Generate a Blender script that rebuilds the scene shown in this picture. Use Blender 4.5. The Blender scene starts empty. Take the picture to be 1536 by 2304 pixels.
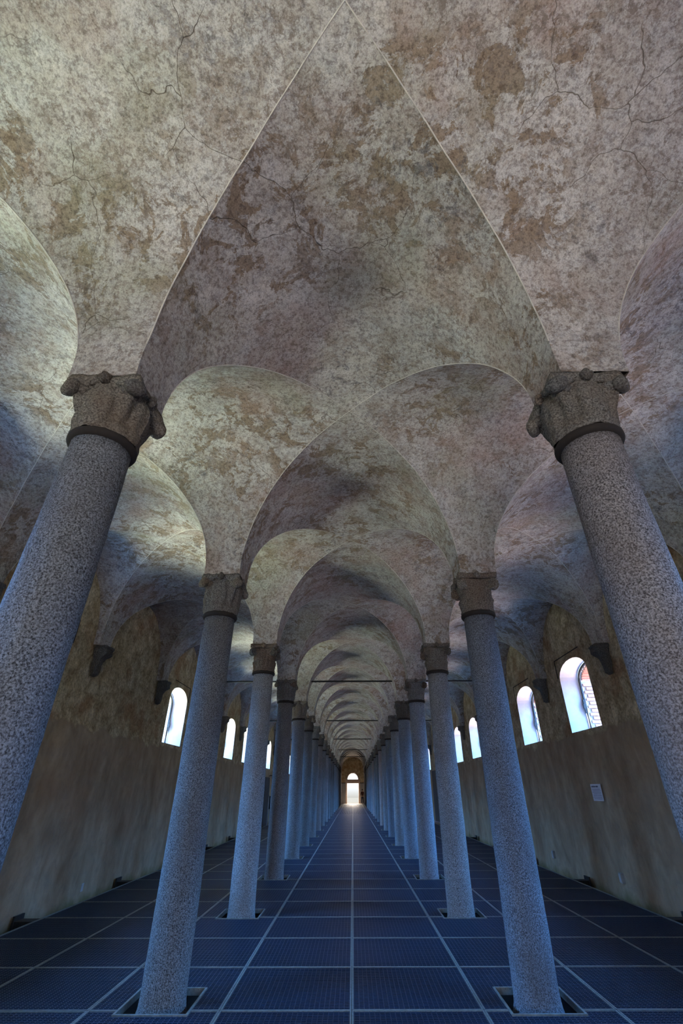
import bpy, bmesh, math, random
from mathutils import Vector, Matrix, noise
random.seed(4)
SC = bpy.context.scene
COL = SC.collection
PI = math.pi
U = 1.2                                   # one grating module in metres

# ------------------------------------------------------------------ layout
BAY = 3 * U
D0 = 2.1356 * U                           # first visible pair of columns
CX = 1.491 * U                            # lateral position of the columns
WALL = 4.451 * U                          # inner face of the side walls
PR = 0.205 * U                            # half width of the vault foot on a column
PW = 0.11 * U                             # projection of the vault foot at the wall
Z0 = 3.56 * U                             # springing height (top of capitals)
CROWN = 4.889 * U
NK = 21                                   # column lines 0..20, end wall at 21
Y_START = D0 - 2 * BAY
Y_END = D0 + NK * BAY
def col_x(s): return CX - 0.03 if s > 0 else -CX - 0.008   # the rows are not quite symmetrical
def line_y(k): return D0 + BAY * k
def bay_y(j): return D0 + BAY * (j - 0.5)  # bay j lies between lines j-1 and j

# ------------------------------------------------------------------ camera
cam = bpy.data.cameras.new('camera'); co = bpy.data.objects.new('camera', cam); COL.objects.link(co)
cam.sensor_fit = 'AUTO'; cam.sensor_width = 36.0
cam.lens = 1029.78 / 2304 * 36.0
cam.shift_x = -19.3 / 2304; cam.shift_y = -10.97 / 2304
cam.clip_start = 0.05; cam.clip_end = 400
th, ep, ro = 0.5533, 0.0036, -0.0034
R = Matrix.Rotation(ep, 4, 'Z') @ Matrix.Rotation(PI / 2 + th, 4, 'X') @ Matrix.Rotation(ro, 4, 'Z')
co.matrix_world = Matrix.Translation((0.0188 * U, 0, 1.4201 * U)) @ R
SC.camera = co

# ------------------------------------------------------------------ world, exposure
w = bpy.data.worlds.new('world'); SC.world = w; w.use_nodes = True
bg = w.node_tree.nodes['Background']
bg.inputs['Strength'].default_value = 1.6
wt = w.node_tree
_g = wt.nodes.new('ShaderNodeTexCoord'); _s = wt.nodes.new('ShaderNodeSeparateXYZ'); _r = wt.nodes.new('ShaderNodeValToRGB')
_r.color_ramp.elements[0].position = 0.49; _r.color_ramp.elements[0].color = (0.30, 0.28, 0.23, 1)    # ground below the horizon
_r.color_ramp.elements[1].position = 0.51; _r.color_ramp.elements[1].color = (0.86, 0.93, 1.0, 1)     # bright overcast sky
_m = wt.nodes.new('ShaderNodeMath'); _m.operation = 'MULTIPLY_ADD'; _m.inputs[1].default_value = 0.5; _m.inputs[2].default_value = 0.5
wt.links.new(_g.outputs['Generated'], _s.inputs[0]); wt.links.new(_s.outputs['Z'], _m.inputs[0]); wt.links.new(_m.outputs[0], _r.inputs[0])
wt.links.new(_r.outputs[0], bg.inputs['Color'])
SC.view_settings.view_transform = 'Standard'; SC.view_settings.look = 'None'
SC.view_settings.gamma = 1; SC.view_settings.use_curve_mapping = False
SC.view_settings.exposure = 0.0

# ------------------------------------------------------------------ daylight at the openings, with an added vault fill
SKY_COL = (0.13, 0.41, 1.0)
GROUND_L = (0.93, 1.0, 0.74)              # grass court beyond the left windows
GROUND_R = (1.0, 0.80, 0.76)              # brick court beyond the right windows
SKY_W, GND_W = 1250.0, 350.0
def area(name, loc, target, sx, sy, power, color, spread=PI):
    l = bpy.data.lights.new(name, 'AREA'); l.shape = 'RECTANGLE'; l.size = sx; l.size_y = sy
    l.energy = power; l.color = color; l.spread = spread
    o = bpy.data.objects.new(name, l); COL.objects.link(o)
    o.location = loc
    d = Vector(target) - Vector(loc)
    o.rotation_euler = d.to_track_quat('-Z', 'Z').to_euler()
    return o
NO_WINDOW = {(-1, 3)}
def has_window(s, j): return (s, j) not in NO_WINDOW and j <= 16
for s in (-1, 1):
    for j in range(-1, NK + 1):
        if not has_window(s, j): continue
        cy = bay_y(j)
        area('sky_light', (s * (WALL + 2.2), cy, 5.2), (s * (WALL - 0.2), cy, 3.55), 1.3, 2.3, SKY_W * (1.2 if s < 0 else 1.0), SKY_COL, 2.2)
        area('ground_light', (s * (WALL + 2.6), cy, 1.8), (s * (WALL - 0.2), cy, 3.75), 2.0, 2.7, GND_W * (1.9 if s < 0 else 0.7),
             GROUND_L if s < 0 else GROUND_R, 1.9)
area('door_light', (0, Y_END + 1.6, 2.3), (0, Y_END - 8, 0.6), 2.0, 3.0, 900, (1.0, 0.86, 0.72))
area('entrance_light', (0, Y_START - 1.2, 2.6), (0, Y_START + 9, 0.3), 2.6, 2.6, 25, (0.12, 0.40, 1.0), 2.4)
area('vault_fill_light', (0, Y_START - 1.2, 0.6), (0, Y_START + 4.5, 5.2), 2.6, 1.4, 200, (1.0, 0.94, 0.88), 2.2)  # warm upward fill, added to brighten the vault nearest the camera

# ------------------------------------------------------------------ materials
def mat(name):
    m = bpy.data.materials.new(name); m.use_nodes = True
    return m, m.node_tree.nodes, m.node_tree.links, m.node_tree.nodes['Principled BSDF']
def N(ns, t, **kw):
    n = ns.new(t)
    for k, v in kw.items():
        if hasattr(n, k): setattr(n, k, v)
        else: n.inputs[k.replace('_', ' ')].default_value = v
    return n
def ramp(ns, stops, interp='LINEAR'):
    r = ns.new('ShaderNodeValToRGB'); r.color_ramp.interpolation = interp
    el = r.color_ramp.elements
    el[0].position, el[0].color = stops[0][0], (*stops[0][1], 1)
    el[1].position, el[1].color = stops[1][0], (*stops[1][1], 1)
    for p, c in stops[2:]:
        e = el.new(p); e.color = (*c, 1)
    return r
def mask(ns, ls, src, lo, hi):
    r = ns.new('ShaderNodeMapRange'); r.inputs[1].default_value = lo; r.inputs[2].default_value = hi
    ls.new(src, r.inputs[0]); return r.outputs[0]
def mixc(ns, ls, f, a, b, mode='MIX'):
    m = ns.new('ShaderNodeMix'); m.data_type = 'RGBA'; m.blend_type = mode
    if hasattr(f, 'links'): ls.new(f, m.inputs[0])
    else: m.inputs[0].default_value = f
    for v, i in ((a, 6), (b, 7)):
        if hasattr(v, 'links'): ls.new(v, m.inputs[i])
        else: m.inputs[i].default_value = (*v, 1)
    return m.outputs[2]
def mth(ns, ls, op, a, b=None):
    m = ns.new('ShaderNodeMath'); m.operation = op
    for v, i in ((a, 0), (b, 1)):
        if v is None: continue
        if hasattr(v, 'links'): ls.new(v, m.inputs[i])
        else: m.inputs[i].default_value = v
    return m.outputs[0]
def noise_n(ns, ls, vec, scale, detail=4, rough=0.6, dist=0.0):
    n = N(ns, 'ShaderNodeTexNoise', Scale=scale, Detail=detail, Roughness=rough, Distortion=dist)
    ls.new(vec, n.inputs['Vector']); return n.outputs['Fac']
def voffset(ns, ls, vec, off, scl=(1, 1, 1)):
    m = ns.new('ShaderNodeMapping'); m.inputs['Location'].default_value = off; m.inputs['Scale'].default_value = scl
    ls.new(vec, m.inputs['Vector']); return m.outputs[0]

def plaster_vault():
    m, ns, ls, p = mat('aged_vault_plaster')
    tc = ns.new('ShaderNodeTexCoord').outputs['Object']
    big = noise_n(ns, ls, tc, 0.8, 3, 0.5)
    c = ramp(ns, [(0.32, (0.26, 0.21, 0.18)), (0.68, (0.55, 0.52, 0.485)), (0.5, (0.40, 0.365, 0.335))])
    ls.new(noise_n(ns, ls, tc, 2.6, 10, 0.75, 0.3), c.inputs[0]); col = c.outputs[0]
    # grey limewash remnants
    g = mask(ns, ls, noise_n(ns, ls, voffset(ns, ls, tc, (7, 3, 1)), 6.0, 10, 0.78, 0.6), 0.50, 0.535)
    col = mixc(ns, ls, mth(ns, ls, 'MULTIPLY', g, 0.55), col, (0.50, 0.485, 0.475))
    # brown bare patches, ragged edges
    b1 = noise_n(ns, ls, voffset(ns, ls, tc, (1, 9, 4)), 4.0, 11, 0.74, 0.5)
    b2 = mth(ns, ls, 'MULTIPLY', mask(ns, ls, b1, 0.525, 0.54), mask(ns, ls, big, 0.42, 0.56))
    col = mixc(ns, ls, mth(ns, ls, 'MULTIPLY', b2, 0.85), col, (0.215, 0.155, 0.105))
    # dark grey-blue stains
    d1 = mth(ns, ls, 'MULTIPLY', mask(ns, ls, noise_n(ns, ls, voffset(ns, ls, tc, (3, 5, 8)), 8.5, 10, 0.8, 0.5), 0.54, 0.565),
             mask(ns, ls, noise_n(ns, ls, voffset(ns, ls, tc, (5, 1, 2)), 0.9, 3, 0.5), 0.46, 0.62))
    col = mixc(ns, ls, mth(ns, ls, 'MULTIPLY', d1, 0.75), col, (0.16, 0.155, 0.165))
    # red and green zones: window-light hues put into the colour, plus greenish mould
    r1 = mask(ns, ls, noise_n(ns, ls, voffset(ns, ls, tc, (12, 2, 7)), 0.8, 4, 0.6), 0.52, 0.68)
    col = mixc(ns, ls, mth(ns, ls, 'MULTIPLY', r1, 0.5), col, (0.34, 0.225, 0.185))
    g1 = mask(ns, ls, noise_n(ns, ls, voffset(ns, ls, tc, (2, 22, 7)), 0.7, 4, 0.6), 0.52, 0.68)
    col = mixc(ns, ls, mth(ns, ls, 'MULTIPLY', g1, 0.40), col, (0.29, 0.30, 0.205))
    # fine speckle
    fs = noise_n(ns, ls, tc, 26, 6, 0.75)
    f2 = ramp(ns, [(0.40, (0.50, 0.47, 0.45)), (0.52, (1.10, 1.09, 1.07))]); ls.new(fs, f2.inputs[0])
    col = mixc(ns, ls, 0.80, col, f2.outputs[0], 'MULTIPLY')
    fs2 = noise_n(ns, ls, voffset(ns, ls, tc, (4, 4, 4)), 75, 4, 0.8)
    f3 = ramp(ns, [(0.42, (0.70, 0.68, 0.67)), (0.54, (1.08, 1.08, 1.08))]); ls.new(fs2, f3.inputs[0])
    col = mixc(ns, ls, 0.8, col, f3.outputs[0], 'MULTIPLY')
    flk = mth(ns, ls, 'MULTIPLY', mask(ns, ls, noise_n(ns, ls, voffset(ns, ls, tc, (14, 6, 3)), 13, 8, 0.8, 0.4), 0.555, 0.57), mask(ns, ls, noise_n(ns, ls, voffset(ns, ls, tc, (1, 6, 13)), 1.5, 3, 0.5), 0.44, 0.56))
    col = mixc(ns, ls, mth(ns, ls, 'MULTIPLY', flk, 0.8), col, (0.19, 0.15, 0.125))
    # cracks
    wv = ns.new('ShaderNodeVectorMath'); wv.operation = 'ADD'
    nn = N(ns, 'ShaderNodeTexNoise', Scale=1.4, Detail=4.0, Roughness=0.5); ls.new(tc, nn.inputs['Vector'])
    sc2 = ns.new('ShaderNodeVectorMath'); sc2.operation = 'SCALE'; sc2.inputs[3].default_value = 0.55
    ls.new(nn.outputs['Color'], sc2.inputs[0]); ls.new(tc, wv.inputs[0]); ls.new(sc2.outputs[0], wv.inputs[1])
    v = N(ns, 'ShaderNodeTexVoronoi', feature='DISTANCE_TO_EDGE', Scale=1.15); ls.new(wv.outputs[0], v.inputs['Vector'])
    cr = mask(ns, ls, v.outputs['Distance'], 0.0035, 0.0008)
    cr = mth(ns, ls, 'MULTIPLY', cr, mask(ns, ls, noise_n(ns, ls, voffset(ns, ls, tc, (9, 9, 2)), 1.1, 2, 0.5), 0.48, 0.56))
    col = mixc(ns, ls, mth(ns, ls, 'MULTIPLY', cr, 0.8), col, (0.10, 0.075, 0.055))
    ls.new(col, p.inputs['Base Color']); p.inputs['Roughness'].default_value = 0.92
    p.inputs['Specular IOR Level'].default_value = 0.15
    h = mth(ns, ls, 'ADD', mth(ns, ls, 'MULTIPLY', fs, 0.35), mth(ns, ls, 'MULTIPLY', noise_n(ns, ls, tc, 6, 6, 0.6), 0.9))
    h = mth(ns, ls, 'SUBTRACT', h, mth(ns, ls, 'MULTIPLY', b2, 0.18))
    h = mth(ns, ls, 'SUBTRACT', h, mth(ns, ls, 'MULTIPLY', cr, 0.5))
    bp = N(ns, 'ShaderNodeBump', Strength=0.55, Distance=0.03); ls.new(h, bp.inputs['Height']); ls.new(bp.outputs[0], p.inputs['Normal'])
    return m

def plaster_wall():
    m, ns, ls, p = mat('patched_wall_plaster')
    tc = ns.new('ShaderNodeTexCoord').outputs['Object']
    sep = ns.new('ShaderNodeSeparateXYZ'); ls.new(tc, sep.inputs[0])
    # upper zone: coarse, mottled ochre
    c = ramp(ns, [(0.34, (0.30, 0.22, 0.125)), (0.66, (0.80, 0.70, 0.49)), (0.5, (0.55, 0.45, 0.29))])
    ls.new(noise_n(ns, ls, tc, 3.2, 9, 0.72, 0.4), c.inputs[0]); up = c.outputs[0]
    up = mixc(ns, ls, mth(ns, ls, 'MULTIPLY', mask(ns, ls, noise_n(ns, ls, voffset(ns, ls, tc, (3, 3, 3)), 1.0, 5, 0.6), 0.52, 0.64), 0.6), up, (0.36, 0.19, 0.09))
    fs = noise_n(ns, ls, tc, 18, 7, 0.78)
    f2 = ramp(ns, [(0.36, (0.42, 0.40, 0.38)), (0.56, (1.08, 1.06, 1.02))]); ls.new(fs, f2.inputs[0])
    up = mixc(ns, ls, 0.9, up, f2.outputs[0], 'MULTIPLY')
    # lower zone: smoother mortar with mottling drawn out slightly upwards
    st = noise_n(ns, ls, voffset(ns, ls, tc, (0, 0, 0), (1, 1.6, 0.8)), 2.2, 7, 0.62, 0.3)
    c2 = ramp(ns, [(0.32, (0.29, 0.21, 0.135)), (0.70, (0.47, 0.365, 0.25))]); ls.new(st, c2.inputs[0])
    lo = mixc(ns, ls, mth(ns, ls, 'MULTIPLY', mask(ns, ls, noise_n(ns, ls, tc, 7, 8, 0.7), 0.52, 0.62), 0.3), c2.outputs[0], (0.22, 0.19, 0.16))
    lo = mixc(ns, ls, mth(ns, ls, 'MULTIPLY', mask(ns, ls, noise_n(ns, ls, voffset(ns, ls, tc, (8, 1, 1)), 0.9, 4, 0.55), 0.5, 0.66), 0.35), lo, (0.34, 0.215, 0.13))
    zz = mth(ns, ls, 'ADD', sep.outputs['Z'], mth(ns, ls, 'MULTIPLY', noise_n(ns, ls, tc, 1.7, 6, 0.6), 0.55))
    mk = mask(ns, ls, zz, 3.02, 3.09)
    col = mixc(ns, ls, mk, lo, up)
    moss = mth(ns, ls, 'MULTIPLY', mask(ns, ls, zz, 0.28, 0.12), 0.75)
    col = mixc(ns, ls, moss, col, (0.14, 0.13, 0.05))
    ls.new(col, p.inputs['Base Color']); p.inputs['Roughness'].default_value = 0.9
    p.inputs['Specular IOR Level'].default_value = 0.15
    amp = mth(ns, ls, 'ADD', mth(ns, ls, 'MULTIPLY', mk, 0.9), 0.25)
    h = mth(ns, ls, 'MULTIPLY', mth(ns, ls, 'ADD', fs, noise_n(ns, ls, tc, 5, 5, 0.6)), amp)
    h = mth(ns, ls, 'SUBTRACT', h, mth(ns, ls, 'MULTIPLY', mk, 0.35))
    bp = N(ns, 'ShaderNodeBump', Strength=0.65, Distance=0.04); ls.new(h, bp.inputs['Height']); ls.new(bp.outputs[0], p.inputs['Normal'])
    return m

def granite(name, lo, hi, tint, sc=70, var=0.35):
    m, ns, ls, p = mat(name)
    tc0 = ns.new('ShaderNodeTexCoord').outputs['Object']
    oi = ns.new('ShaderNodeObjectInfo')
    ad = ns.new('ShaderNodeVectorMath'); ad.operation = 'ADD'
    cmb = ns.new('ShaderNodeCombineXYZ')
    rr = mth(ns, ls, 'MULTIPLY', oi.outputs['Random'], 37.0)
    for i in range(3): ls.new(rr, cmb.inputs[i])
    ls.new(tc0, ad.inputs[0]); ls.new(cmb.outputs[0], ad.inputs[1]); tc = ad.outputs[0]
    a = noise_n(ns, ls, tc, sc, 4, 0.7)
    c = ramp(ns, [(0.36, lo), (0.62, hi), (0.49, tuple(0.5 * (x + y) * 0.9 for x, y in zip(lo, hi)))]); ls.new(a, c.inputs[0])
    b = noise_n(ns, ls, tc, 1.8, 5, 0.6)
    col = mixc(ns, ls, mth(ns, ls, 'MULTIPLY', mask(ns, ls, b, 0.42, 0.68), var), c.outputs[0], tint)
    hr = ramp(ns, [(0.0, (0.85, 0.93, 1.08)), (1.0, (1.14, 0.93, 0.84)), (0.55, (1.0, 1.0, 1.0)), (0.8, (0.75, 0.72, 0.72))]); ls.new(oi.outputs['Random'], hr.inputs[0])
    col = mixc(ns, ls, 1.0, col, hr.outputs[0], 'MULTIPLY')
    wn_ = ns.new('ShaderNodeTexWhiteNoise'); wn_.noise_dimensions = '1D'; ls.new(oi.outputs['Random'], wn_.inputs['W'])
    f = mth(ns, ls, 'ADD', mth(ns, ls, 'MULTIPLY', wn_.outputs['Value'], 0.55), 0.62)
    cm = ns.new('ShaderNodeCombineXYZ')
    for i in range(3): ls.new(f, cm.inputs[i])
    col = mixc(ns, ls, 1.0, col, cm.outputs[0], 'MULTIPLY')
    ls.new(col, p.inputs['Base Color']); p.inputs['Roughness'].default_value = 0.78
    p.inputs['Specular IOR Level'].default_value = 0.3
    h = mth(ns, ls, 'ADD', a, mth(ns, ls, 'MULTIPLY', noise_n(ns, ls, tc, 14, 4, 0.6), 0.8))
    bp = N(ns, 'ShaderNodeBump', Strength=0.8, Distance=0.012); ls.new(h, bp.inputs['Height']); ls.new(bp.outputs[0], p.inputs['Normal'])
    return m

def simple(name, color, rough=0.7, metal=0.0, nscale=12, namp=0.25, bump=0.2):
    m, ns, ls, p = mat(name)
    tc = ns.new('ShaderNodeTexCoord').outputs['Object']
    n = noise_n(ns, ls, tc, nscale, 5, 0.65)
    c = ramp(ns, [(0.3, tuple(x * (1 - namp) for x in color)), (0.7, tuple(min(1, x * (1 + namp)) for x in color))]); ls.new(n, c.inputs[0])
    ls.new(c.outputs[0], p.inputs['Base Color']); p.inputs['Roughness'].default_value = rough; p.inputs['Metallic'].default_value = metal
    bp = N(ns, 'ShaderNodeBump', Strength=bump, Distance=0.01); ls.new(n, bp.inputs['Height']); ls.new(bp.outputs[0], p.inputs['Normal'])
    return m

M = {}
M['vault'] = plaster_vault()
M['wall'] = plaster_wall()
M['granite'] = granite('speckled_granite', (0.018, 0.018, 0.020), (0.43, 0.44, 0.455), (0.15, 0.125, 0.11), 95, 0.4)
M['capital'] = granite('dark_weathered_granite', (0.035, 0.03, 0.026), (0.30, 0.27, 0.225), (0.17, 0.11, 0.07), 75, 0.5)
M['collar'] = simple('dark_collar_stone', (0.022, 0.016, 0.013), 0.9)
M['corbel'] = granite('dark_corbel_stone', (0.03, 0.03, 0.028), (0.22, 0.21, 0.18), (0.12, 0.10, 0.08), 60, 0.4)
M['steel'] = simple('galvanised_grating', (0.011, 0.025, 0.055), 0.55, 0.4, 30, 0.3, 0.1)
M['edge'] = simple('bright_steel_edging', (0.19, 0.21, 0.20), 0.55, 0.5, 22, 0.3, 0.1)
M['iron'] = simple('black_iron', (0.025, 0.024, 0.024), 0.6, 0.4)
M['earth'] = simple('dark_earth', (0.008, 0.007, 0.006), 1.0, 0, 6, 0.4, 0.6)
M['limewash'] = simple('pale_limewash', (0.44, 0.38, 0.37), 0.85, 0, 5, 0.10, 0.3)
M['limewash_dull'] = simple('worn_plaster_edge', (0.52, 0.48, 0.42), 0.9, 0, 9, 0.25, 0.3)
M['brick'] = simple('pink_brick', (0.55, 0.27, 0.19), 0.85, 0, 16, 0.25, 0.5)
M['mortar'] = simple('pale_mortar', (0.62, 0.60, 0.56), 0.95, 0, 20, 0.12, 0.5)
M['stonetrim'] = simple('pinkish_stone', (0.42, 0.31, 0.25), 0.8, 0, 7, 0.2, 0.3)
M['court'] = simple('pale_gravel_court', (0.55, 0.50, 0.42), 0.95, 0, 9, 0.2, 0.4)
M['darkwood'] = simple('dark_stained_wood', (0.03, 0.022, 0.018), 0.6, 0, 9, 0.3, 0.3)
M['paper'] = simple('white_paper', (0.70, 0.70, 0.78), 0.8, 0, 3, 0.02, 0.0)
M['ink'] = simple('dark_ink', (0.06, 0.06, 0.12), 0.8, 0, 3, 0.02, 0.0)
M['plate'] = simple('grey_plastic', (0.30, 0.30, 0.29), 0.6, 0, 10, 0.1, 0.1)
M['panel'] = simple('pale_painted_board', (0.40, 0.40, 0.42), 0.7, 0, 5, 0.1, 0.1)
M['skin'] = simple('skin', (0.45, 0.27, 0.19), 0.6, 0, 5, 0.05, 0)
M['brown_cloth'] = simple('brown_cloth', (0.10, 0.035, 0.025), 0.9, 0, 30, 0.1, 0.2)
M['navy_cloth'] = simple('navy_cloth', (0.012, 0.016, 0.05), 0.9, 0, 30, 0.1, 0.2)
M['hair'] = simple('dark_hair', (0.02, 0.015, 0.012), 0.7, 0, 60, 0.2, 0.4)
mg, gns, gls, gp = mat('window_glass')
tr = gns.new('ShaderNodeBsdfTransparent'); tr.inputs[0].default_value = (0.93, 0.96, 0.97, 1)
gl = gns.new('ShaderNodeBsdfGlossy'); gl.inputs['Roughness'].default_value = 0.05
mx = gns.new('ShaderNodeMixShader'); mx.inputs[0].default_value = 0.06
gls.new(tr.outputs[0], mx.inputs[1]); gls.new(gl.outputs[0], mx.inputs[2])
gls.new(mx.outputs[0], gns['Material Output'].inputs['Surface']); M['glass'] = mg

# ------------------------------------------------------------------ helpers
def tag(o, label=None, cat=None, group=None, kind=None):
    if label: o['label'] = label
    if cat: o['category'] = cat
    if group: o['group'] = group
    if kind: o['kind'] = kind
    return o
def empty(name, loc=(0, 0, 0), parent=None):
    o = bpy.data.objects.new(name, None); COL.objects.link(o); o.location = loc; o.empty_display_size = 0.2
    if parent: o.parent = parent
    return o
def link(name, me, m, parent=None, loc=(0, 0, 0), smooth=False):
    if m and not me.materials: me.materials.append(M[m] if isinstance(m, str) else m)
    if smooth and me.polygons:
        me.polygons.foreach_set('use_smooth', [True] * len(me.polygons))
    o = bpy.data.objects.new(name, me); COL.objects.link(o); o.location = loc
    if parent: o.parent = parent
    return o
def mesh(name, verts, faces):
    me = bpy.data.meshes.new(name); me.from_pydata([tuple(v) for v in verts], [], faces); me.update(); return me
class MB:
    def __init__(s): s.v, s.f = [], []
    def box(s, x0, y0, z0, x1, y1, z1):
        b = len(s.v)
        s.v += [(x0, y0, z0), (x1, y0, z0), (x1, y1, z0), (x0, y1, z0), (x0, y0, z1), (x1, y0, z1), (x1, y1, z1), (x0, y1, z1)]
        s.f += [(b + a, b + c, b + d, b + e) for a, c, d, e in ((0, 3, 2, 1), (4, 5, 6, 7), (0, 1, 5, 4), (1, 2, 6, 5), (2, 3, 7, 6), (3, 0, 4, 7))]
        return s
    def tube(s, pts, r, n=8, closed=False):
        pts = [Vector(p) for p in pts]; b = len(s.v); L = len(pts)
        for i, p in enumerate(pts):
            t = (pts[(i + 1) % L] - pts[i - 1]) if closed else (pts[min(i + 1, L - 1)] - pts[max(i - 1, 0)])
            q = t.normalized().to_track_quat('Z', 'Y')
            for k in range(n):
                a = 2 * PI * k / n
                s.v.append(tuple(p + q @ Vector((r * math.cos(a), r * math.sin(a), 0))))
        for i in range(L if closed else L - 1):
            for k in range(n):
                i2 = (i + 1) % L
                s.f.append((b + i * n + k, b + i * n + (k + 1) % n, b + i2 * n + (k + 1) % n, b + i2 * n + k))
        if not closed:
            s.f.append(tuple(b + k for k in range(n))[::-1]); s.f.append(tuple(b + (L - 1) * n + k for k in range(n)))
        return s
    def lathe(s, prof, n=32, z_cap=True):
        b = len(s.v)
        for r, z in prof:
            for k in range(n):
                a = 2 * PI * k / n; s.v.append((r * math.cos(a), r * math.sin(a), z))
        for i in range(len(prof) - 1):
            for k in range(n):
                s.f.append((b + i * n + k, b + i * n + (k + 1) % n, b + (i + 1) * n + (k + 1) % n, b + (i + 1) * n + k))
        if z_cap:
            s.f.append(tuple(b + k for k in range(n))[::-1]); s.f.append(tuple(b + (len(prof) - 1) * n + k for k in range(n)))
        return s
    def grid(s, rows):
        b = len(s.v); n = len(rows[0])
        for r in rows: s.v += [tuple(p) for p in r]
        for i in range(len(rows) - 1):
            for k in range(n - 1):
                s.f.append((b + i * n + k, b + i * n + k + 1, b + (i + 1) * n + k + 1, b + (i + 1) * n + k))
        return s
    def me(s, name): return mesh(name, s.v, s.f)

def warp(p, amp=0.014):
    v = Vector(p)
    n1 = noise.noise_vector(v * 0.9) * amp
    n2 = noise.noise_vector(v * 3.1 + Vector((5, 5, 5))) * amp * 0.45
    return v + n1 + n2

# ------------------------------------------------------------------ floor
SUB = -0.42
fl = link('floor', MB().box(-WALL - .6, Y_START - .6, SUB - .1, WALL + .6, Y_END + 1.0, SUB).me('subfloor'), 'earth')
fl['kind'] = 'structure'
HOLE = 0.2767 * U - 0.015
DT = 4.9536 * U                              # first transverse joint
HY0, HY1 = (2.1356 + 3) * U - HOLE, (2.1356 + 3) * U + HOLE
EDGEX = 4.06 * U
def panel_bars(w, hole=None, far=False):
    """a grating panel w x U; hole = (x0,y0,x1,y1) cut out of it"""
    mb = MB(); g = 0.004; nb = 34
    def clipx(x0, x1, y):
        if hole and hole[1] - .012 < y < hole[3] + .012:
            if x0 < hole[0]: yield x0, min(x1, hole[0])
            if x1 > hole[2]: yield max(x0, hole[2]), x1
        else: yield x0, x1
    def clipy(y0, y1, x):
        if hole and hole[0] - .012 < x < hole[2] + .012:
            if y0 < hole[1]: yield y0, min(y1, hole[1])
            if y1 > hole[3]: yield max(y0, hole[3]), y1
        else: yield y0, y1
    for i in range(nb):
        y = 0.02 + (U - 0.04) * (i + .5) / nb
        for a, b in clipx(0.016, w - 0.016, y):
            if b - a > 0.01: mb.box(a, y - .0085, -.03, b, y + .0085, -.004)
    for i in range(26):
        x = w * (i + .5) / 26
        for a, b in clipy(0.016, U - 0.016, x):
            if b - a > 0.01: mb.box(x - .0028, a, -.012, x + .0028, b, -.0035)
    return mb
def panel_frame(w, hole=None):
    mb = MB(); g = 0.003; t = 0.014
    def yseg(y0, y1):
        for x0, x1 in ((g, g + t), (w - g - t, w - g)): mb.box(x0, y0, -.035, x1, y1, 0.001)
    yseg(g, U - g)
    for y0, y1 in ((g, g + t), (U - g - t, U - g)):
        if hole and hole[1] < y0 < hole[3]:
            mb.box(g + t, y0, -.035, hole[0], y1, 0.0); mb.box(hole[2], y0, -.035, w - g - t, y1, 0.0)
        else: mb.box(g + t, y0, -.035, w - g - t, y1, 0.0)
    return mb
_pc = {}
def panel_mesh(key, w, hole):
    if key not in _pc:
        a = panel_bars(w, hole); b = panel_frame(w, hole)
        me = mesh('grating_panel', a.v + b.v, a.f + [tuple(i + len(a.v) for i in f) for f in b.f])
        me.materials.append(M['steel']); me.materials.append(M['edge'])
        me.polygons.foreach_set('material_index', [0] * len(a.f) + [1] * len(b.f))
        _pc[key] = me
    return _pc[key]
W_OUT = EDGEX - 3 * U
def panel_hole(ix, row):
    """hole rectangle in panel coordinates for the panels the columns stand in"""
    if ix not in (1, -2): return None
    cx = col_x(1 if ix == 1 else -1)
    x0 = ix * U
    yb = DT + row * U
    m = row % 3
    if m == 0: return (cx - HOLE - x0, HY0 - DT, cx + HOLE - x0, HY1 - DT)
    if m == 2: return (cx - HOLE - x0, HY0 - DT + U, cx + HOLE - x0, U + .1)
    return None
LAST_ROW = 33
for row in range(-4, LAST_ROW):
    for ix in range(-4, 4):
        w_ = W_OUT if ix in (-4, 3) else U
        hole = panel_hole(ix, row)
        me = panel_mesh((w_, hole and tuple(round(h, 3) for h in hole)), w_, hole)
        x0 = -EDGEX if ix == -4 else ix * U
        link('grating_panel', me, None, fl, (x0, DT + row * U, random.uniform(-.0015, .0015)))
# far and rear panels, joined (too small to pick apart)
far = MB(); fare = MB()
rows_f = [r for r in range(-9, -4)] + [r for r in range(LAST_ROW, int((Y_END - DT) / U) + 1)]
for row in rows_f:
    for ix in range(-4, 4):
        w_ = W_OUT if ix in (-4, 3) else U
        x0 = -EDGEX if ix == -4 else ix * U
        y0 = DT + row * U; y1 = min(y0 + U, Y_END)
        hole = panel_hole(ix, row)
        segs = [(x0, x0 + w_, y0, y1)]
        for i in range(16):
            y = y0 + U * (i + .5) / 16
            if y > Y_END - .02: continue
            if hole and hole[1] - .02 < y - y0 < hole[3] + .02:
                far.box(x0 + .01, y - .014, -.03, x0 + hole[0], y + .014, -.003); far.box(x0 + hole[2], y - .014, -.03, x0 + w_ - .01, y + .014, -.003)
            else: far.box(x0 + .01, y - .014, -.03, x0 + w_ - .01, y + .014, -.003)
        for i in range(8):
            x = x0 + w_ * (i + .5) / 8
            if hole and hole[0] - .02 < x - x0 < hole[2] + .02: continue
            far.box(x - .012, y0, -.02, x + .012, y1, -.002)
        fare.box(x0, y0, -.035, x0 + .014, y1, .001); fare.box(x0, y0, -.035, x0 + w_, y0 + .014, .001) if not (hole and hole[1] < 0) else None
tag(link('distant_grating', far.me('distant_grating'), 'steel', fl), kind='stuff')
tag(link('distant_edging', fare.me('distant_edging'), 'edge', fl), kind='stuff')
hf = MB(); t = .02
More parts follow.
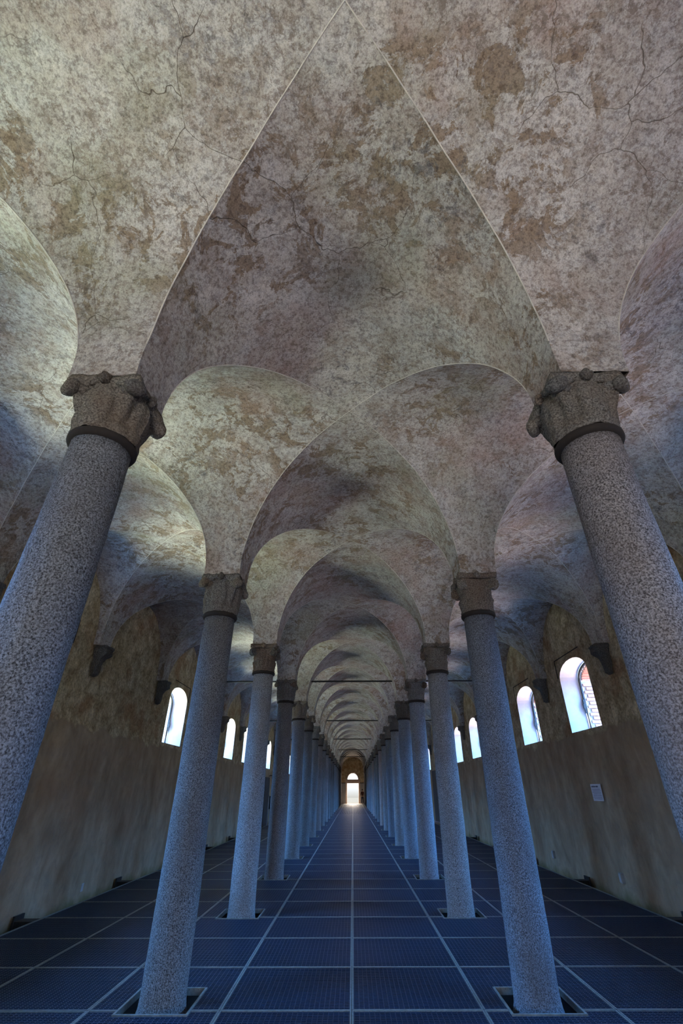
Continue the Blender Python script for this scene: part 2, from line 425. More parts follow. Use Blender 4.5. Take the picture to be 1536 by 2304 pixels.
for x0, y0, x1, y1 in ((-HOLE - t, -HOLE - t, HOLE + t, -HOLE), (-HOLE - t, HOLE, HOLE + t, HOLE + t), (-HOLE - t, -HOLE, -HOLE, HOLE), (HOLE, -HOLE, HOLE + t, HOLE)):
    hf.box(x0, y0, -.05, x1, y1, .006)
hfm = hf.me('opening_frame')
for k in range(-1, NK):
    for s in (-1, 1): link('opening_frame', hfm, 'edge', fl, (col_x(s), line_y(k), 0))
# edge angles and the short brackets that carry the grating on the walls
for s in (-1, 1):
    e = MB().box(s * EDGEX - .012, Y_START, -.12, s * EDGEX + .012, Y_END, .004)
    link('edge_angle', e.me('edge_angle'), 'edge', fl)
    for k in range(-1, NK):
        mb = MB()
        a, b = sorted((s * (EDGEX + .013), s * (WALL - .1)))
        mb.box(a, line_y(k) - .42, -.14, b, line_y(k) - .20, -.015)
        c, d = sorted((s * (WALL - .13), s * (WALL - .1)))
        mb.box(c, line_y(k) - .44, -.14, d, line_y(k) - .18, .05)
        link('support_bracket', mb.me('support_bracket'), 'iron', fl)

# ------------------------------------------------------------------ side walls with window openings
SILL, WHALF, WSPR, WRISE = 2.86, 0.78, 4.06, 0.36
def arch_z(dy, half=WHALF, spr=WSPR, rise=WRISE):
    u = max(-1, min(1, dy / half)); return spr + rise * math.sqrt(max(0, 1 - abs(u) ** 2.1))
TOP = CROWN + 0.25
def ccos(n): return [-WHALF * math.cos(PI * i / n) for i in range(n + 1)]
def wall_side(s):
    verts, faces = [], []
    ys = []
    for j in range(-1, NK + 1):
        c = bay_y(j)
        inner = ccos(12)
        L = [-BAY / 2 + (BAY / 2 - WHALF) * i / 5 for i in range(5)] + inner + [WHALF + (BAY / 2 - WHALF) * i / 5 for i in range(1, 5)]
        for d in L: ys.append((c + d, d, j))
    ys.append((Y_END, BAY / 2, NK))
    nz1, nz2, nz3 = 16, 7, 8
    H = nz1 + nz2 + nz3 + 1
    def bulge(y, z):
        b = 0.0
        if s < 0:
            t_ = (y - 9.15) / 0.22; st = max(0, min(1, t_)); b += 0.05 * st * st * (3 - 2 * st) * (1 if y < 13.0 else max(0, 1 - (y - 13) / .5))
            b *= max(0, min(1, (2.9 - z) / .25))
        # the older render stands slightly behind the newer lower coat
        zb = 2.72 + 0.12 * noise.noise(Vector((s * 3, y * .9, 1)))
        t_ = max(0, min(1, (z - zb) / 0.05)); b += 0.018 * (1 - t_)
        return b
    for (y, d, j) in ys:
        az = arch_z(d) if abs(d) < WHALF else WSPR
        zs = [SUB + (SILL - SUB) * i / nz1 for i in range(nz1 + 1)]
        zs += [SILL + (az - SILL) * i / nz2 for i in range(1, nz2 + 1)]
        zs += [az + (TOP - az) * i / nz3 for i in range(1, nz3 + 1)]
        for z in zs:
            v = Vector((s * (WALL), y, z))
            n_ = noise.noise(v * 0.8) * .02 + noise.noise(v * 2.7) * .010
            edge = has_window(s, j) and abs(d) <= WHALF + .01 and SILL - .01 <= z <= az + .01
            if edge: n_ = 0
            verts.append((s * (WALL - n_ - (0 if edge else bulge(y, z))), y, z))
    for i in range(len(ys) - 1):
        d0, j0 = ys[i][1], ys[i][2]
        win = has_window(s, j0) and d0 > -WHALF - .001 and d0 < WHALF - .001
        for k in range(H - 1):
            if win and nz1 <= k < nz1 + nz2: continue
            q = (i * H + k, (i + 1) * H + k, (i + 1) * H + k + 1, i * H + k + 1)
            faces.append(q if s < 0 else q[::-1])
    o = link('wall_left' if s < 0 else 'wall_right', mesh('wall', verts, faces), 'wall', smooth=True)
    o['kind'] = 'structure'
    return o
walls = {s: wall_side(s) for s in (-1, 1)}

REV = 0.455; OUT = 0.95
def opening_ring(half, sill, spr, rise, n=14):
    p = [(-half, sill), (-half, (sill + spr) / 2), (-half, spr)]
    p += [(-half * math.cos(PI * i / n), spr + rise * math.sqrt(max(0, 1 - abs(math.cos(PI * i / n)) ** 2.1))) for i in range(1, n)]
    p += [(half, spr), (half, (sill + spr) / 2), (half, sill)]
    return p
ring_in = opening_ring(WHALF, SILL, WSPR, WRISE)
_wm = {}
def window_meshes(s):
    if s in _wm: return _wm[s]
    mb = MB(); xs = (0, REV * .5, REV)
    ring = ring_in + [ring_in[0]]
    mb.grid([[(s * x, a, b) for a, b in ring] for x in xs]); rev = mb.me('plaster_reveal')
    mb = MB(); h2 = WHALF - .03
    ring2 = opening_ring(h2, SILL + .02, WSPR - .01, WRISE - .02); ring2 += [ring2[0]]
    mb.grid([[(s * x, a, b) for a, b in ring2] for x in (REV + .05, OUT)]); ext = mb.me('outer_reveal')
    mb = MB()
    rf = opening_ring(WHALF - .03, SILL + .03, WSPR - .01, WRISE - .03)
    mb.tube([(s * (REV + .02), a, b) for a, b in rf], .032, 6, True); fr = mb.me('frame')
    mb = MB(); rg = opening_ring(WHALF - .045, SILL + .045, WSPR - .02, WRISE - .03)
    n = len(rg); mb.v = [(s * (REV + .02), a, b) for a, b in rg]; mb.f = [tuple(range(n))]; pane = mb.me('pane')
    mb = MB(); mb.box(-.012, -.014, -.16, .012, .014, .16); mb.box(-.03, -.012, -.05, .03, .012, .05); lat = mb.me('latch')
    mb = MB()   # fine scored joint above the window
    mb.box(-.006, -.62, 4.55, .006, .86, 4.567); mb.box(-.006, .86 - .017, 4.12, .006, .86, 4.55); jt = mb.me('scored_joint')
    _wm[s] = (rev, ext, fr, pane, lat, jt)
    return _wm[s]
# outer jamb bricks
bk = MB().box(-.105, -.03, -.03, .105, .03, .03).me('brick')
wn = 0
for s in (-1, 1):
    for j in range(-1, NK + 1):
        if not has_window(s, j): continue
        wn += 1
        cy = bay_y(j)
        root = empty('window_%d' % wn, (s * WALL, cy, 0)); root['kind'] = 'structure'
        rev, ext, fr, pane, lat, jt = window_meshes(s)
        link('plaster_reveal', rev, 'limewash', root)
        link('outer_reveal', ext, 'mortar', root)
        f_ = link('frame', fr, 'iron', root)
        if j <= 8: link('latch', lat, 'iron', f_, (s * (REV - .02), WHALF - .06, 3.45))
        link('pane', pane, 'glass', root)
        if j <= 5: link('scored_joint', jt, 'collar', root, (-s * .013, 0, 0))
        if s > 0 and 2 <= j <= 4:          # brick courses of the outer jamb and arch
            z = SILL + .07; q = 0
            while z < WSPR - .05:
                for c in (0, 1):
                    o = link('brick', bk, 'brick', root, (REV + .18 + c * .23 + (.06 if q % 2 else 0), WHALF - .035, z))
                    o.rotation_euler = (random.uniform(-.03, .03), 0, random.uniform(-.02, .02))
                z += .085; q += 1
            for i in range(1, 17):
                a = PI * i / 17
                yy = -(WHALF - .035) * math.cos(a); zz = WSPR - .02 + (WRISE - .05) * math.sin(a)
                for c in (0, 1):
                    o = link('brick', bk, 'brick', root, (REV + .18 + c * .23, yy, zz)); o.rotation_euler = (PI / 2 - a * .75 + .35, 0, 0)

# ------------------------------------------------------------------ end walls
def end_wall(y, name, sgn, door_half, door_top, lun=None):
    """wall across the building with a doorway (and a lunette above it)"""
    mb = MB(); T = 0.7 * sgn
    def b(x0, z0, x1, z1): mb.box(x0, min(y, y + T), z0, x1, max(y, y + T), z1)
    b(-WALL - .6, SUB, -door_half, TOP); b(door_half, SUB, WALL + .6, TOP)
    b(-door_half, SUB, door_half, -0.03)
    if lun:
        lz, lr = lun
        b(-door_half, door_top, door_half, lz)
        n = 16
        for i in range(n):      # masonry above the half-round light
            a0, a1 = PI * i / n, PI * (i + 1) / n
            x0, x1 = -lr * math.cos(a0), -lr * math.cos(a1)
            z0, z1 = lz + lr * math.sin(a0), lz + lr * math.sin(a1)
            bidx = len(mb.v)
            for yy in (y, y + T):
                mb.v += [(x0, yy, z0), (x1, yy, z1), (x1, yy, TOP), (x0, yy, TOP)]
            mb.f += [(bidx, bidx + 1, bidx + 2, bidx + 3), (bidx + 4, bidx + 5, bidx + 6, bidx + 7), (bidx, bidx + 1, bidx + 5, bidx + 4)]
        if door_half > lr:
            b(-door_half, lz, -lr, TOP); b(lr, lz, door_half, TOP)
    else: b(-door_half, door_top, door_half, TOP)
    o = link(name, mb.me(name), 'wall'); o['kind'] = 'structure'; return o
end_wall(Y_END, 'wall_back', 1, 0.84, 2.52, (3.0, 0.82))
end_wall(Y_START, 'wall_front', -1, 1.4, 4.0)

dr = empty('door_1', (0, Y_END, 0)); dr['kind'] = 'structure'
def ringbox(pts, w_, y0, y1):
    mb = MB(); n = len(pts)
    inn, outp = [], []
    for i, (x, z) in enumerate(pts):
        a = pts[max(i - 1, 0)]; b_ = pts[min(i + 1, n - 1)]
        t_ = Vector((b_[0] - a[0], b_[1] - a[1])).normalized(); nn_ = Vector((-t_.y, t_.x))
        inn.append((x, z)); outp.append((x + nn_.x * w_, z + nn_.y * w_))
    mb.grid([[(x, y0, z) for x, z in inn], [(x, y0, z) for x, z in outp], [(x, y1, z) for x, z in outp], [(x, y1, z) for x, z in inn], [(x, y0, z) for x, z in inn]])
    return mb
arc = [(-.82 * math.cos(PI * i / 20), 3.0 + .82 * math.sin(PI * i / 20)) for i in range(21)]
link('arch_surround', ringbox(arc, .17, -.05, -.001).me('arch_surround'), 'stonetrim', dr)
for s in (-1, 1):
    a, b = sorted((s * .845, s * 1.03)); link('door_jamb', MB().box(a, -.06, -.03, b, -.001, 2.55).me('door_jamb'), 'stonetrim', dr)
link('lintel', MB().box(-1.03, -.07, 2.55, 1.03, -.001, 2.99).me('lintel'), 'stonetrim', dr)
fan = MB()
for i in (3, 6, 10, 14, 17):
    a = PI * i / 20; fan.tube([(-.12 * math.cos(a), .3, 3.0 + .12 * math.sin(a)), (-.8 * math.cos(a), .3, 3.0 + .8 * math.sin(a))], .012, 6)
fan.tube([(x * .98, .3, 3.0 + (z - 3.0) * .98) for x, z in arc], .035, 6)
link('fanlight', fan.me('fanlight'), 'iron', dr)
link('door_floor_slab', MB().box(-1.3, -2.6, -.04, 1.3, -.05, .012).me('door_floor_slab'), 'court', dr)
# ground outside the far door
oc = link('ground', MB().box(-30, Y_END + .7, -.12, 30, Y_END + 60, -.03).me('ground'), 'court'); oc['kind'] = 'structure'

# ------------------------------------------------------------------ vaults
ceil = empty('ceiling'); ceil['kind'] = 'structure'
EXPN = 2.12; STILT = 0.05
def prof(t):      # t in 0..PI  -> (u, rise factor)
    c, s_ = math.cos(t), math.sin(t)
    return (-math.copysign(abs(c) ** (2 / EXPN), c), max(0, s_) ** (2 / EXPN))
def webs(cx, cy, a0, a1, pl, pr, n, m):
    """groined bay: centre cx,cy; half spans a0 (across), a1 (along); feet pl / pr / PR"""
    R_ = CROWN - Z0 - STILT
    ts = [PI * i / n for i in range(n + 1)]
    P = [prof(t_) for t_ in ts]
    for sg in (1, -1):                      # webs of the barrel that runs along the building
        cols = []
        def column(u, g, foot):
            x = cx + u * a0; z = Z0 + (0 if foot else STILT + R_ * g)
            y_in = abs(u) * a1
            return [warp((x, cy + sg * (y_in + (a1 + PR + .012 - y_in) * i / m), z)) for i in range(m + 1)]
        cols.append(column(-1, 0, True))
        for (u, g) in P: cols.append(column(u, g, False))
        cols.append(column(1, 0, True))
        o = link('vault_web', MB().grid(cols).me('vault_web'), 'vault', ceil, smooth=True)
    for sg in (1, -1):                      # webs of the barrel that runs across
        foot_w = pr if sg > 0 else pl
        cols = []
        def column2(u, g, foot):
            y = cy + u * a1; z = Z0 + (0 if foot else STILT + R_ * g)
            x_in = abs(u) * a0
            return [warp((cx + sg * (x_in + (a0 + foot_w + .012 - x_in) * i / m), y, z)) for i in range(m + 1)]
        cols.append(column2(-1, 0, True))
        for (u, g) in P: cols.append(column2(u, g, False))
        cols.append(column2(1, 0, True))
        link('vault_web', MB().grid(cols).me('vault_web'), 'vault', ceil, smooth=True)
def ridge(cx, cy, a0, a1):
    R_ = CROWN - Z0 - STILT
    for sg in (1, -1):
        pts = []
        for i in range(3, 58):
            u, g = prof(PI * i / 60)
            p = warp((cx + u * a0, cy + sg * u * a1, Z0 + STILT + R_ * g))
            pts.append(p + Vector((0, 0, .0025)))
        link('groin_ridge', MB().tube(pts, .006, 6).me('groin_ridge'), 'limewash_dull', ceil, smooth=True)
rf_ = link('leak_blocker', MB().box(-WALL - .9, Y_START - .9, TOP + .02, WALL + .9, Y_END + .9, TOP + .2).me('leak_blocker'), 'earth'); rf_['kind'] = 'structure'  # unseen slab added over the vaults to block light leaking between webs
AC = ((CX + PR) + (WALL - PW)) / 2; AH = ((WALL - PW) - (CX + PR)) / 2
for j in range(-1, NK + 1):
    n, m = (56, 22) if j <= 2 else (36, 12) if j <= 6 else (24, 6)
    webs(0, bay_y(j), CX - PR, BAY / 2 - PR, PR, PR, n, m)
    if j <= 6:
        for c_, a_ in ((0, CX - PR), (-AC, AH), (AC, AH)): ridge(c_, bay_y(j), a_, BAY / 2 - PR)
    webs(-AC, bay_y(j), AH, BAY / 2 - PR, PW + .08, PR, n, m)
    webs(AC, bay_y(j), AH, BAY / 2 - PR, PR, PW + .08, n, m)

# ------------------------------------------------------------------ columns
CAPH = 0.455 * U; NECK = Z0 - CAPH
R_BOT, R_TOP = 0.213, 0.196
def jitter(me, amp, sc):
    for v in me.vertices:
        c = v.co.copy(); v.co = c + noise.noise_vector(c * sc) * amp
def shaft_mesh(seed):
    mb = MB(); prof_ = []
    n = 26
    prof_ += [(R_BOT + .05, SUB), (R_BOT + .05, -.16), (R_BOT + .03, -.10), (R_BOT + .008, -.03), (R_BOT + .001, .04)]
    for i in range(n + 1):
        t_ = i / n; r = R_BOT + (R_TOP - R_BOT) * (t_ ** 1.4); prof_.append((r, .08 + (NECK - .08) * t_))
    mb.lathe(prof_, 40); me = mb.me('shaft')
    off = Vector((seed, seed * 2, 0))
    for v in me.vertices:
        c = v.co.copy(); d = noise.noise(c * 2.0 + off) * .006 + noise.noise(c * 9 + off) * .0028
        rr = Vector((c.x, c.y, 0)).normalized(); v.co = c + rr * d
    return me
def capital_mesh(style, hi=True):
    """bell that goes from round at the neck to a concave-sided square, with leaves"""
    n = 72 if hi else 32; m = 22 if hi else 10
    rows = []
    for i in range(m + 1):
        t_ = i / m; row = []
        for k in range(n + 1):
            a = 2 * PI * k / n
            rc = R_TOP + .012 + .02 * t_
            ca, sa = abs(math.cos(a)), abs(math.sin(a))
            q = 1 / max(ca, sa)                                  # square
            dg = (math.sin(2 * a)) ** 2                         # 1 on the diagonals
            sq = 0.212 * (1 + (q - 1) * 0.85) + .03 * dg ** 3
            bl = max(0, (t_ - .35) / .65) ** 1.3
            r = rc * (1 - bl) + sq * bl
            if style == 'broad':
                wa = abs((math.degrees(a) + 45) % 90 - 45)       # angle from the middle of the face
                hw = 27 * math.sin(PI * min(1, .12 + t_ * .78)) ** .55
                e_ = max(0, min(1, (hw - wa) / 5)); pad = e_ * e_ * (3 - 2 * e_)
                env = math.sin(PI * min(1, .06 + t_ * .80))
                r += .036 * pad * env
                r -= .016 * max(0, 1 - abs(wa - hw - 3) / 3.5) * env
                wc = abs(wa - 45)
                r += .026 * max(0, 1 - wc / 7) * min(1, t_ * 2.2)
                r += .010 * max(0, 1 - wa / 2.5) * env
                if t_ < .22: r += .014
            else:
                r += .020 * (0.5 + .5 * math.cos(16 * a)) * max(0, 1 - abs(t_ - .30) / .34)
                r -= .016 * (0.5 + .5 * math.cos(24 * a)) * max(0, 1 - abs(t_ - .62) / .25)
                if t_ < .09 or .36 < t_ < .42: r += .014
            row.append((r * math.cos(a), r * math.sin(a), NECK + .03 + (CAPH - .10) * t_))
        rows.append(row)
    # abacus: concave sides, deep at the corners
    steps = ((.0, .0), (.006, .045), (.075, .05), (.082, .0)) if style != 'broad' else ((.0, .0), (.10, .8), (.55, 1.0), (1.0, .85))
    for dz, ex in steps:
        row = []
        for k in range(n + 1):
            a = 2 * PI * k / n
            dg = math.sin(2 * a) ** 2; q = 1 / max(abs(math.cos(a)), abs(math.sin(a)))
            if style == 'broad':
                th_ = .055 + .080 * dg ** 1.5
                r = .228 + (.022 + (.215 * (q - 1) + .035 * dg ** 4)) * ex
                row.append((r * math.cos(a), r * math.sin(a), Z0 + .006 - th_ * (1 - dz)))
            else:
                r = (0.212 * (1 + (q - 1) * 0.9) + .05 * dg ** 4) + ex * .8
                row.append((r * math.cos(a), r * math.sin(a), Z0 - .075 + dz))
        rows.append(row)
    rows.append([(0.01 * math.cos(2 * PI * k / n), 0.01 * math.sin(2 * PI * k / n), Z0 + .006) for k in range(n + 1)])
    mb = MB().grid(rows); me = mb.me('capital'); jitter(me, .012 if style == 'broad' else .006, 9); jitter(me, .005, 27)
    return me
def ball(rx, ry, rz, nu=14, nv=10):
    mb = MB(); rows = []
    for i in range(nv + 1):
        p_ = PI * i / nv
        rows.append([(rx * math.sin(p_) * math.cos(2 * PI * k / nu), ry * math.sin(p_) * math.sin(2 * PI * k / nu), -rz * math.cos(p_)) for k in range(nu + 1)])
    return mb.grid(rows)
def volute_mesh(style):
    if style == 'broad':                 # weathered drooping knob at the corner
        a = MB()
        for (cx_, cz_, rx_, ry_, rz_, tl) in ((.0, -.02, .058, .078, .066, .2), (-.075, .0, .12, .07, .075, .6), (-.15, -.10, .11, .05, .042, 1.1)):
            b_ = ball(rx_, ry_, rz_); o_ = len(a.v); c_, s_ = math.cos(tl), math.sin(tl)
            a.v += [(x * c_ - z * s_ + cx_, y, x * s_ + z * c_ + cz_) for x, y, z in b_.v]; a.f += [tuple(q + o_ for q in f) for f in b_.f]
        me = a.me('volute'); jitter(me, .016, 14); return me
    mb = MB()                            # carved spiral scroll, axis across the diagonal
    for side in (-1, 1):
        pts = []
        for i in range(30):
            a = i / 29 * 2 * PI * 1.9; r = .078 * (1 - .8 * i / 29)
            pts.append((r * math.cos(-a + PI / 2), side * (.030 + .012 * i / 29), r * math.sin(-a + PI / 2)))
        mb.tube(pts, .014, 6)
    b = len(mb.v); n = 20
    for yy in (-.035, .035):
        for k in range(n): mb.v.append((.07 * math.cos(2 * PI * k / n), yy, .07 * math.sin(2 * PI * k / n)))
    for k in range(n): mb.f.append((b + k, b + (k + 1) % n, b + n + (k + 1) % n, b + n + k))
    mb.f.append(tuple(b + k for k in range(n))); mb.f.append(tuple(b + n + k for k in range(n))[::-1])
    me = mb.me('volute'); jitter(me, .004, 20); return me
def boss_mesh():
    mb = ball(.045, .042, .05, 12, 8)
    for k in range(4):
        a = 2 * PI * k / 4; b2 = ball(.028, .026, .026, 8, 6); o_ = len(mb.v)
        mb.v += [(x + .015, y + .028 * math.cos(a), z + .028 * math.sin(a)) for x, y, z in b2.v]; mb.f += [tuple(i + o_ for i in f) for f in b2.f]
    me = mb.me('boss'); jitter(me, .006, 25); return me
shafts = [shaft_mesh(i * 3.7) for i in range(4)]
caps = {(st, h): capital_mesh(st, h) for st in ('broad', 'scroll') for h in (True, False)}
vols = {st: volute_mesh(st) for st in ('broad', 'scroll')}
bossm = boss_mesh()
collar_me = MB().lathe([(R_TOP - .01, NECK - .03), (R_TOP + .022, NECK - .028), (R_TOP + .034, NECK - .006), (R_TOP + .034, NECK + .014), (R_TOP + .02, NECK + .034), (R_TOP - .01, NECK + .036)], 48, False).me('collar')
ORD = ['first', 'second', 'third', 'fourth', 'fifth', 'sixth', 'seventh', 'eighth', 'ninth', 'tenth', 'eleventh', 'twelfth', 'thirteenth', 'fourteenth',
       'fifteenth', 'sixteenth', 'seventeenth', 'eighteenth', 'nineteenth', 'twentieth', 'twenty-first']
STY = {(-1, 0): 'broad', (1, 0): 'broad', (-1, 1): 'broad', (1, 1): 'scroll', (-1, 2): 'scroll', (1, 2): 'scroll', (-1, 3): 'broad', (1, 3): 'scroll', (-1, 4): 'broad'}
DESC = {(-1, 0): 'nearest granite column in the left row, huge, cut off by the left edge, knobbed capital',
        (1, 0): 'nearest granite column in the right row, huge, running out at the right edge, knobbed capital',
        (-1, 1): 'left row granite column standing whole in the square floor opening nearest the camera',
        (1, 1): 'right row granite column standing whole in the square floor opening nearest the camera',
        (-1, 2): 'third granite column of the left row, with pale fluted scroll capital',
        (1, 2): 'third granite column of the right row, with dark scroll capital'}
for s in (-1, 1):
    for k in range(-1, NK):
        root = empty('column', (col_x(s), line_y(k), 0))
        UP = .06 if k == 0 else 0
        side = 'left' if s < 0 else 'right'
        if k < 0: lab = 'granite column of the %s row standing level with the camera, behind the view' % side
        elif k == NK - 1: lab = 'last granite column of the %s row, beside the bright far doorway' % side
        else: lab = DESC.get((s, k), '%s granite column from the camera in the %s row' % (ORD[k], side))
        tag(root, lab, 'column', 'granite columns in the %s row' % side, 'thing')
        if k == 0: root.rotation_euler[1] = -s * 0.010
        st = STY.get((s, k), random.choice(['broad', 'scroll']))
        hi = k <= 4
        rot = PI / 2 * random.randint(0, 3)
        o = link('shaft', shafts[random.randint(0, 3)], 'granite', root, smooth=True); o.rotation_euler[2] = rot
        o.scale[2] = (NECK + UP) / NECK
        link('collar', collar_me, 'collar', root, (0, 0, UP), smooth=True)
        cp = link('capital', caps[(st, hi)], 'capital', root, smooth=True)
        zs_ = (CAPH - UP) / CAPH; cp.scale[2] = zs_; cp.location[2] = Z0 * (1 - zs_)
        if k <= 9:
            for q in range(4):
                a = PI / 4 + PI / 2 * q
                rr = .325 if st == 'broad' else .29
                v = link('volute', vols[st], 'capital', cp, (rr * math.cos(a), rr * math.sin(a), Z0 - (.105 if st == 'broad' else .155)), smooth=(st == 'broad'))
                v.rotation_euler[2] = a
                if k <= 5:
                    a = PI / 2 * q
                    b_ = link('boss', bossm, 'capital', cp, (.238 * math.cos(a), .238 * math.sin(a), Z0 - .03), smooth=True); b_.rotation_euler[2] = a

# ------------------------------------------------------------------ wall corbels
def corbel_mesh():
    """stone bracket: local -x is into the room, origin on the wall face at the top"""
    rows = []
    prof_ = [(0.0, .245, .205), (-.06, .25, .21), (-.075, .235, .20), (-.20, .245, .175), (-.27, .20, .16), (-.33, .13, .14), (-.40, .10, .125), (-.62, .085, .115), (-.74, .07, .10), (-.78, .03, .07)]
    for z, dep, hw in prof_:
        z *= .74; r = []
        for x, y in ((.02, -hw), (-dep * .55, -hw), (-dep * .92, -hw * .72), (-dep, 0), (-dep * .92, hw * .72), (-dep * .55, hw), (.02, hw)): r.append((x, y, z))
        rows.append(r)
    mb = MB().grid(rows)
    mb.f.append(tuple(range(7))); mb.f.append(tuple(range(len(mb.v) - 7, len(mb.v)))[::-1])
    me = mb.me('corbel'); bm = bmesh.new(); bm.from_mesh(me); bmesh.ops.subdivide_edges(bm, edges=bm.edges[:], cuts=2, use_grid_fill=True); bm.to_mesh(me); bm.free()
    jitter(me, .018, 9); return me
cm = corbel_mesh()
for s in (-1, 1):
    side = 'left' if s < 0 else 'right'
    for k in range(-1, NK):
        o = link('corbel', cm, 'corbel', None, (s * (WALL - 0.05), line_y(k), Z0 + .004))
        if s < 0: o.rotation_euler[2] = PI
        opp = 'opposite the column nearest the camera' if k == 0 else 'level with the %s column' % ORD[max(k, 0)] if k >= 0 else 'level with the camera'
        tag(o, 'dark stone wall corbel on the %s wall, %s' % (side, opp), 'corbel', 'stone corbels on the %s wall' % side)

# ------------------------------------------------------------------ iron tie rods
for k in (4, 7, 10, 13, 16):
    t_ = MB().tube([(-WALL - .05, line_y(k), 4.96), (WALL + .05, line_y(k), 4.96)], .028, 8)
    o = link('tie_rod', t_.me('tie_rod'), 'iron', None, smooth=True)
    tag(o, 'black iron tie rod across the vaults, %s one from the camera' % ORD[(4, 7, 10, 13, 16).index(k)], 'tie rod', 'iron tie rods across the vaults')

# ------------------------------------------------------------------ notice on the right wall
nt = empty('notice', (WALL - .03, 11.68, 1.64)); tag(nt, 'white paper notice pinned on the right wall below the nearest arched window', 'notice')
link('sheet', MB().box(-.004, -.235, -.155, .004, .235, .155).me('sheet'), 'paper', nt, (-.02, 0, 0))
ink = MB()
random.seed(9)
yy = .19
while yy > .02:                                   # heading strokes
    w_ = random.uniform(.02, .035); ink.box(-.0265, yy - w_, .095, -.025, yy, .125); yy -= w_ + .012
yy = -.01
while yy > -.12:
    w_ = random.uniform(.02, .035); ink.box(-.0265, yy - w_, .095, -.025, yy, .125); yy -= w_ + .012
for i in range(7):
    z = .055 - i * .029; yy = .20 - random.uniform(0, .04)
    while yy > -.18:
        w_ = random.uniform(.02, .07); ink.box(-.0265, max(yy - w_, -.2), z, -.025, yy, z + .008); yy -= w_ + .012
tag(link('text_lines', ink.me('text_lines'), 'ink', nt), 'rows of dark text', kind='stuff')

# ------------------------------------------------------------------ small boxes on the walls
def socket(s, y, z, lab):
    r = empty('junction_box', (s * (WALL - .02), y, z)); tag(r, lab, 'box')
    if s < 0: r.rotation_euler[2] = PI
    link('back_plate', MB().box(-.045, -.055, -.08, .03, .055, .08).me('back_plate'), 'plate', r)
    link('lid', MB().box(-.055, -.042, -.064, -.0452, .042, .064).me('lid'), 'panel', r)
socket(-1, 11.47, .10, 'small grey junction box low on the left wall near the floor')
socket(1, 11.53, .21, 'small grey junction box low on the right wall below the paper notice')
socket(1, 15.1, .24, 'small grey junction box low on the right wall seen just beside the second column')

# ------------------------------------------------------------------ side doorways and fittings far down the aisles
dl = empty('door_2', (-WALL, 33.2, 0)); dl['kind'] = 'structure'
link('leaf', MB().box(-.02, -1.0, -.2, .09, .55, 2.38).me('leaf'), 'darkwood', dl)
for y0 in (.60, .86): link('glass_edge', MB().box(.0, y0, -.2, .10, y0 + .05, 2.2 if y0 < .7 else 1.45).me('glass_edge'), 'panel', dl)
cab = empty('wall_cabinet', (-WALL, 34.9, 1.03)); tag(cab, 'dark cabinet on the far left wall beside the black side door', 'cabinet')
link('body', MB().box(-.02, -.42, -.34, .2, .42, .34).me('body'), 'iron', cab); link('door', MB().box(.201, -.38, -.30, .215, .38, .30).me('cdoor'), 'darkwood', cab)
lp = empty('wall_lamp', (-WALL, 33.95, 2.45)); tag(lp, 'small black bracket lamp above the side door on the left wall', 'lamp')
link('arm', MB().tube([(-.02, 0, 0), (.12, 0, .06), (.26, 0, .0)], .02, 8).me('arm'), 'iron', lp)
link('head', ball(.09, .09, .10).me('head'), 'iron', lp, (.27, 0, -.08), smooth=True)
d3 = empty('door_3', (WALL, 34.4, 0)); d3['kind'] = 'structure'
link('leaf', MB().box(-.07, -.9, -.1, .02, .9, 2.75).me('leaf'), 'darkwood', d3)
link('door_floor_slab', MB().box(-.42, -1.0, -.06, -.08, 1.3, .03).me('door_floor_slab'), 'limewash', d3)  # sliver of daylight on the floor, painted as a pale slab

# ------------------------------------------------------------------ low screens and a visitor by the far door
for s, lab in ((-1, 'pale low partition screen left of the bright far doorway'), (1, 'pale low partition screen right of the bright far doorway')):
    r = empty('partition_screen', (s * 1.42, Y_END - .8, 0)); tag(r, lab, 'screen')
    for q in range(3): link('panel', MB().box(-.36 + q * .24, -.02, .0, -.13 + q * .24, .02, 2.5).me('panel'), 'panel', r)
    link('top_rail', MB().box(-.38, -.04, 2.5, .38, .04, 2.58).me('top_rail'), 'iron', r)

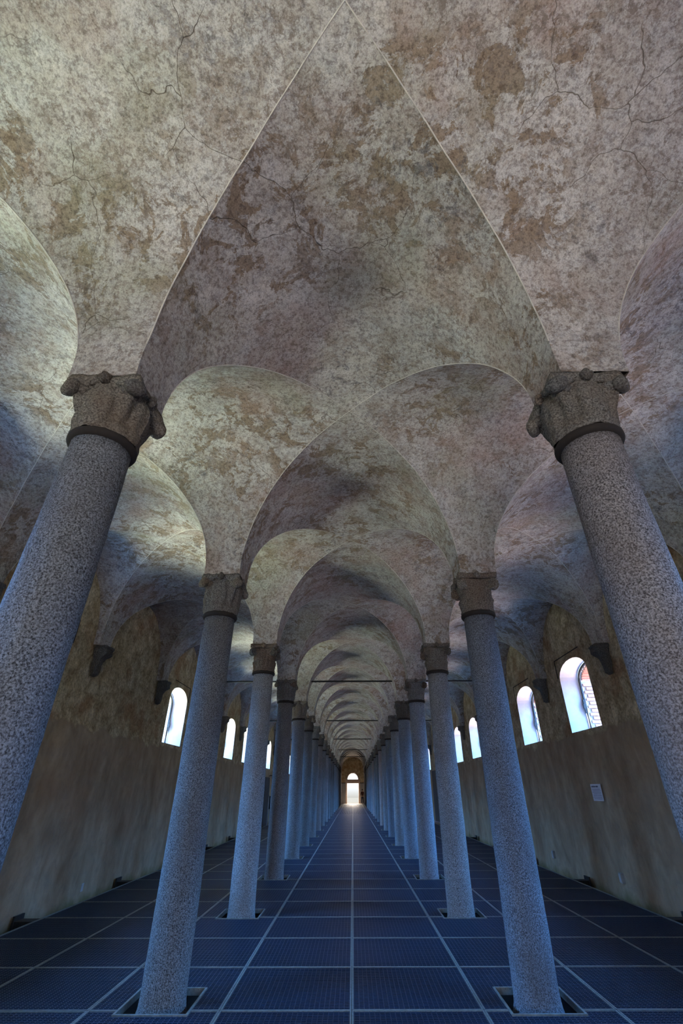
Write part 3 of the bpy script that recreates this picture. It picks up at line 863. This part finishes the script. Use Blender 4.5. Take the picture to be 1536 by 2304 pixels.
def skin_body(pts, edges, name, m, parent):
    me = bpy.data.meshes.new(name); me.from_pydata([p[:3] for p in pts], edges, []); me.materials.append(M[m])
    o = bpy.data.objects.new(name, me); COL.objects.link(o); o.parent = parent
    sk = o.modifiers.new('skin', 'SKIN')
    for i, p in enumerate(pts): me.skin_vertices[0].data[i].radius = (p[3], p[4] if len(p) > 4 else p[3])
    me.skin_vertices[0].data[0].use_root = True
    sb = o.modifiers.new('sub', 'SUBSURF'); sb.levels = 1; sb.render_levels = 2
    return o
pe = empty('person', (1.34, Y_END - 2.2, 0)); tag(pe, 'person in a brown top and dark trousers standing right of the far doorway', 'person')
pe.rotation_euler[2] = PI * .9
body = [(0, 0, .95, .15, .11), (0, 0, 1.15, .13, .10), (0, 0, 1.36, .17, .11), (0, 0, 1.47, .09, .07), (0, .01, 1.54, .05), (0, .02, 1.62, .085, .10), (0, .02, 1.70, .07, .085),
        (-.18, 0, 1.42, .055), (-.24, .02, 1.16, .042), (-.22, .12, .94, .035), (-.22, .16, .86, .03), (.18, 0, 1.42, .055), (.24, .02, 1.16, .042), (.23, .10, .94, .035), (.23, .14, .86, .03),
        (-.09, 0, .86, .09), (-.10, .01, .48, .06), (-.11, 0, .09, .04), (-.11, .12, .04, .04), (.09, 0, .86, .09), (.11, .04, .48, .06), (.12, .0, .09, .04), (.12, .12, .04, .04)]
skin_body(body, [(0, 1), (1, 2), (2, 3), (3, 4), (4, 5), (5, 6), (2, 7), (7, 8), (8, 9), (9, 10), (2, 11), (11, 12), (12, 13), (13, 14), (0, 15), (15, 16), (16, 17), (17, 18), (0, 19), (19, 20), (20, 21), (21, 22)], 'body', 'skin', pe)
skin_body([(0, 0, .93, .17, .13), (0, 0, 1.15, .15, .12), (0, 0, 1.37, .19, .13), (0, 0, 1.45, .10, .09), (-.18, 0, 1.42, .068), (-.24, .02, 1.16, .054), (-.225, .10, .98, .046), (.18, 0, 1.42, .068), (.24, .02, 1.16, .054), (.232, .08, .98, .046)],
          [(0, 1), (1, 2), (2, 3), (2, 4), (4, 5), (5, 6), (2, 7), (7, 8), (8, 9)], 'top', 'brown_cloth', pe)
skin_body([(0, 0, .96, .16, .12), (-.09, 0, .84, .105), (-.10, .01, .48, .075), (-.11, 0, .12, .06), (.09, 0, .84, .105), (.11, .04, .48, .075), (.12, 0, .12, .06)],
          [(0, 1), (1, 2), (2, 3), (0, 4), (4, 5), (5, 6)], 'trousers', 'navy_cloth', pe)
link('hair', ball(.095, .11, .09).me('hair'), 'hair', pe, (0, 0, 1.70), smooth=True)
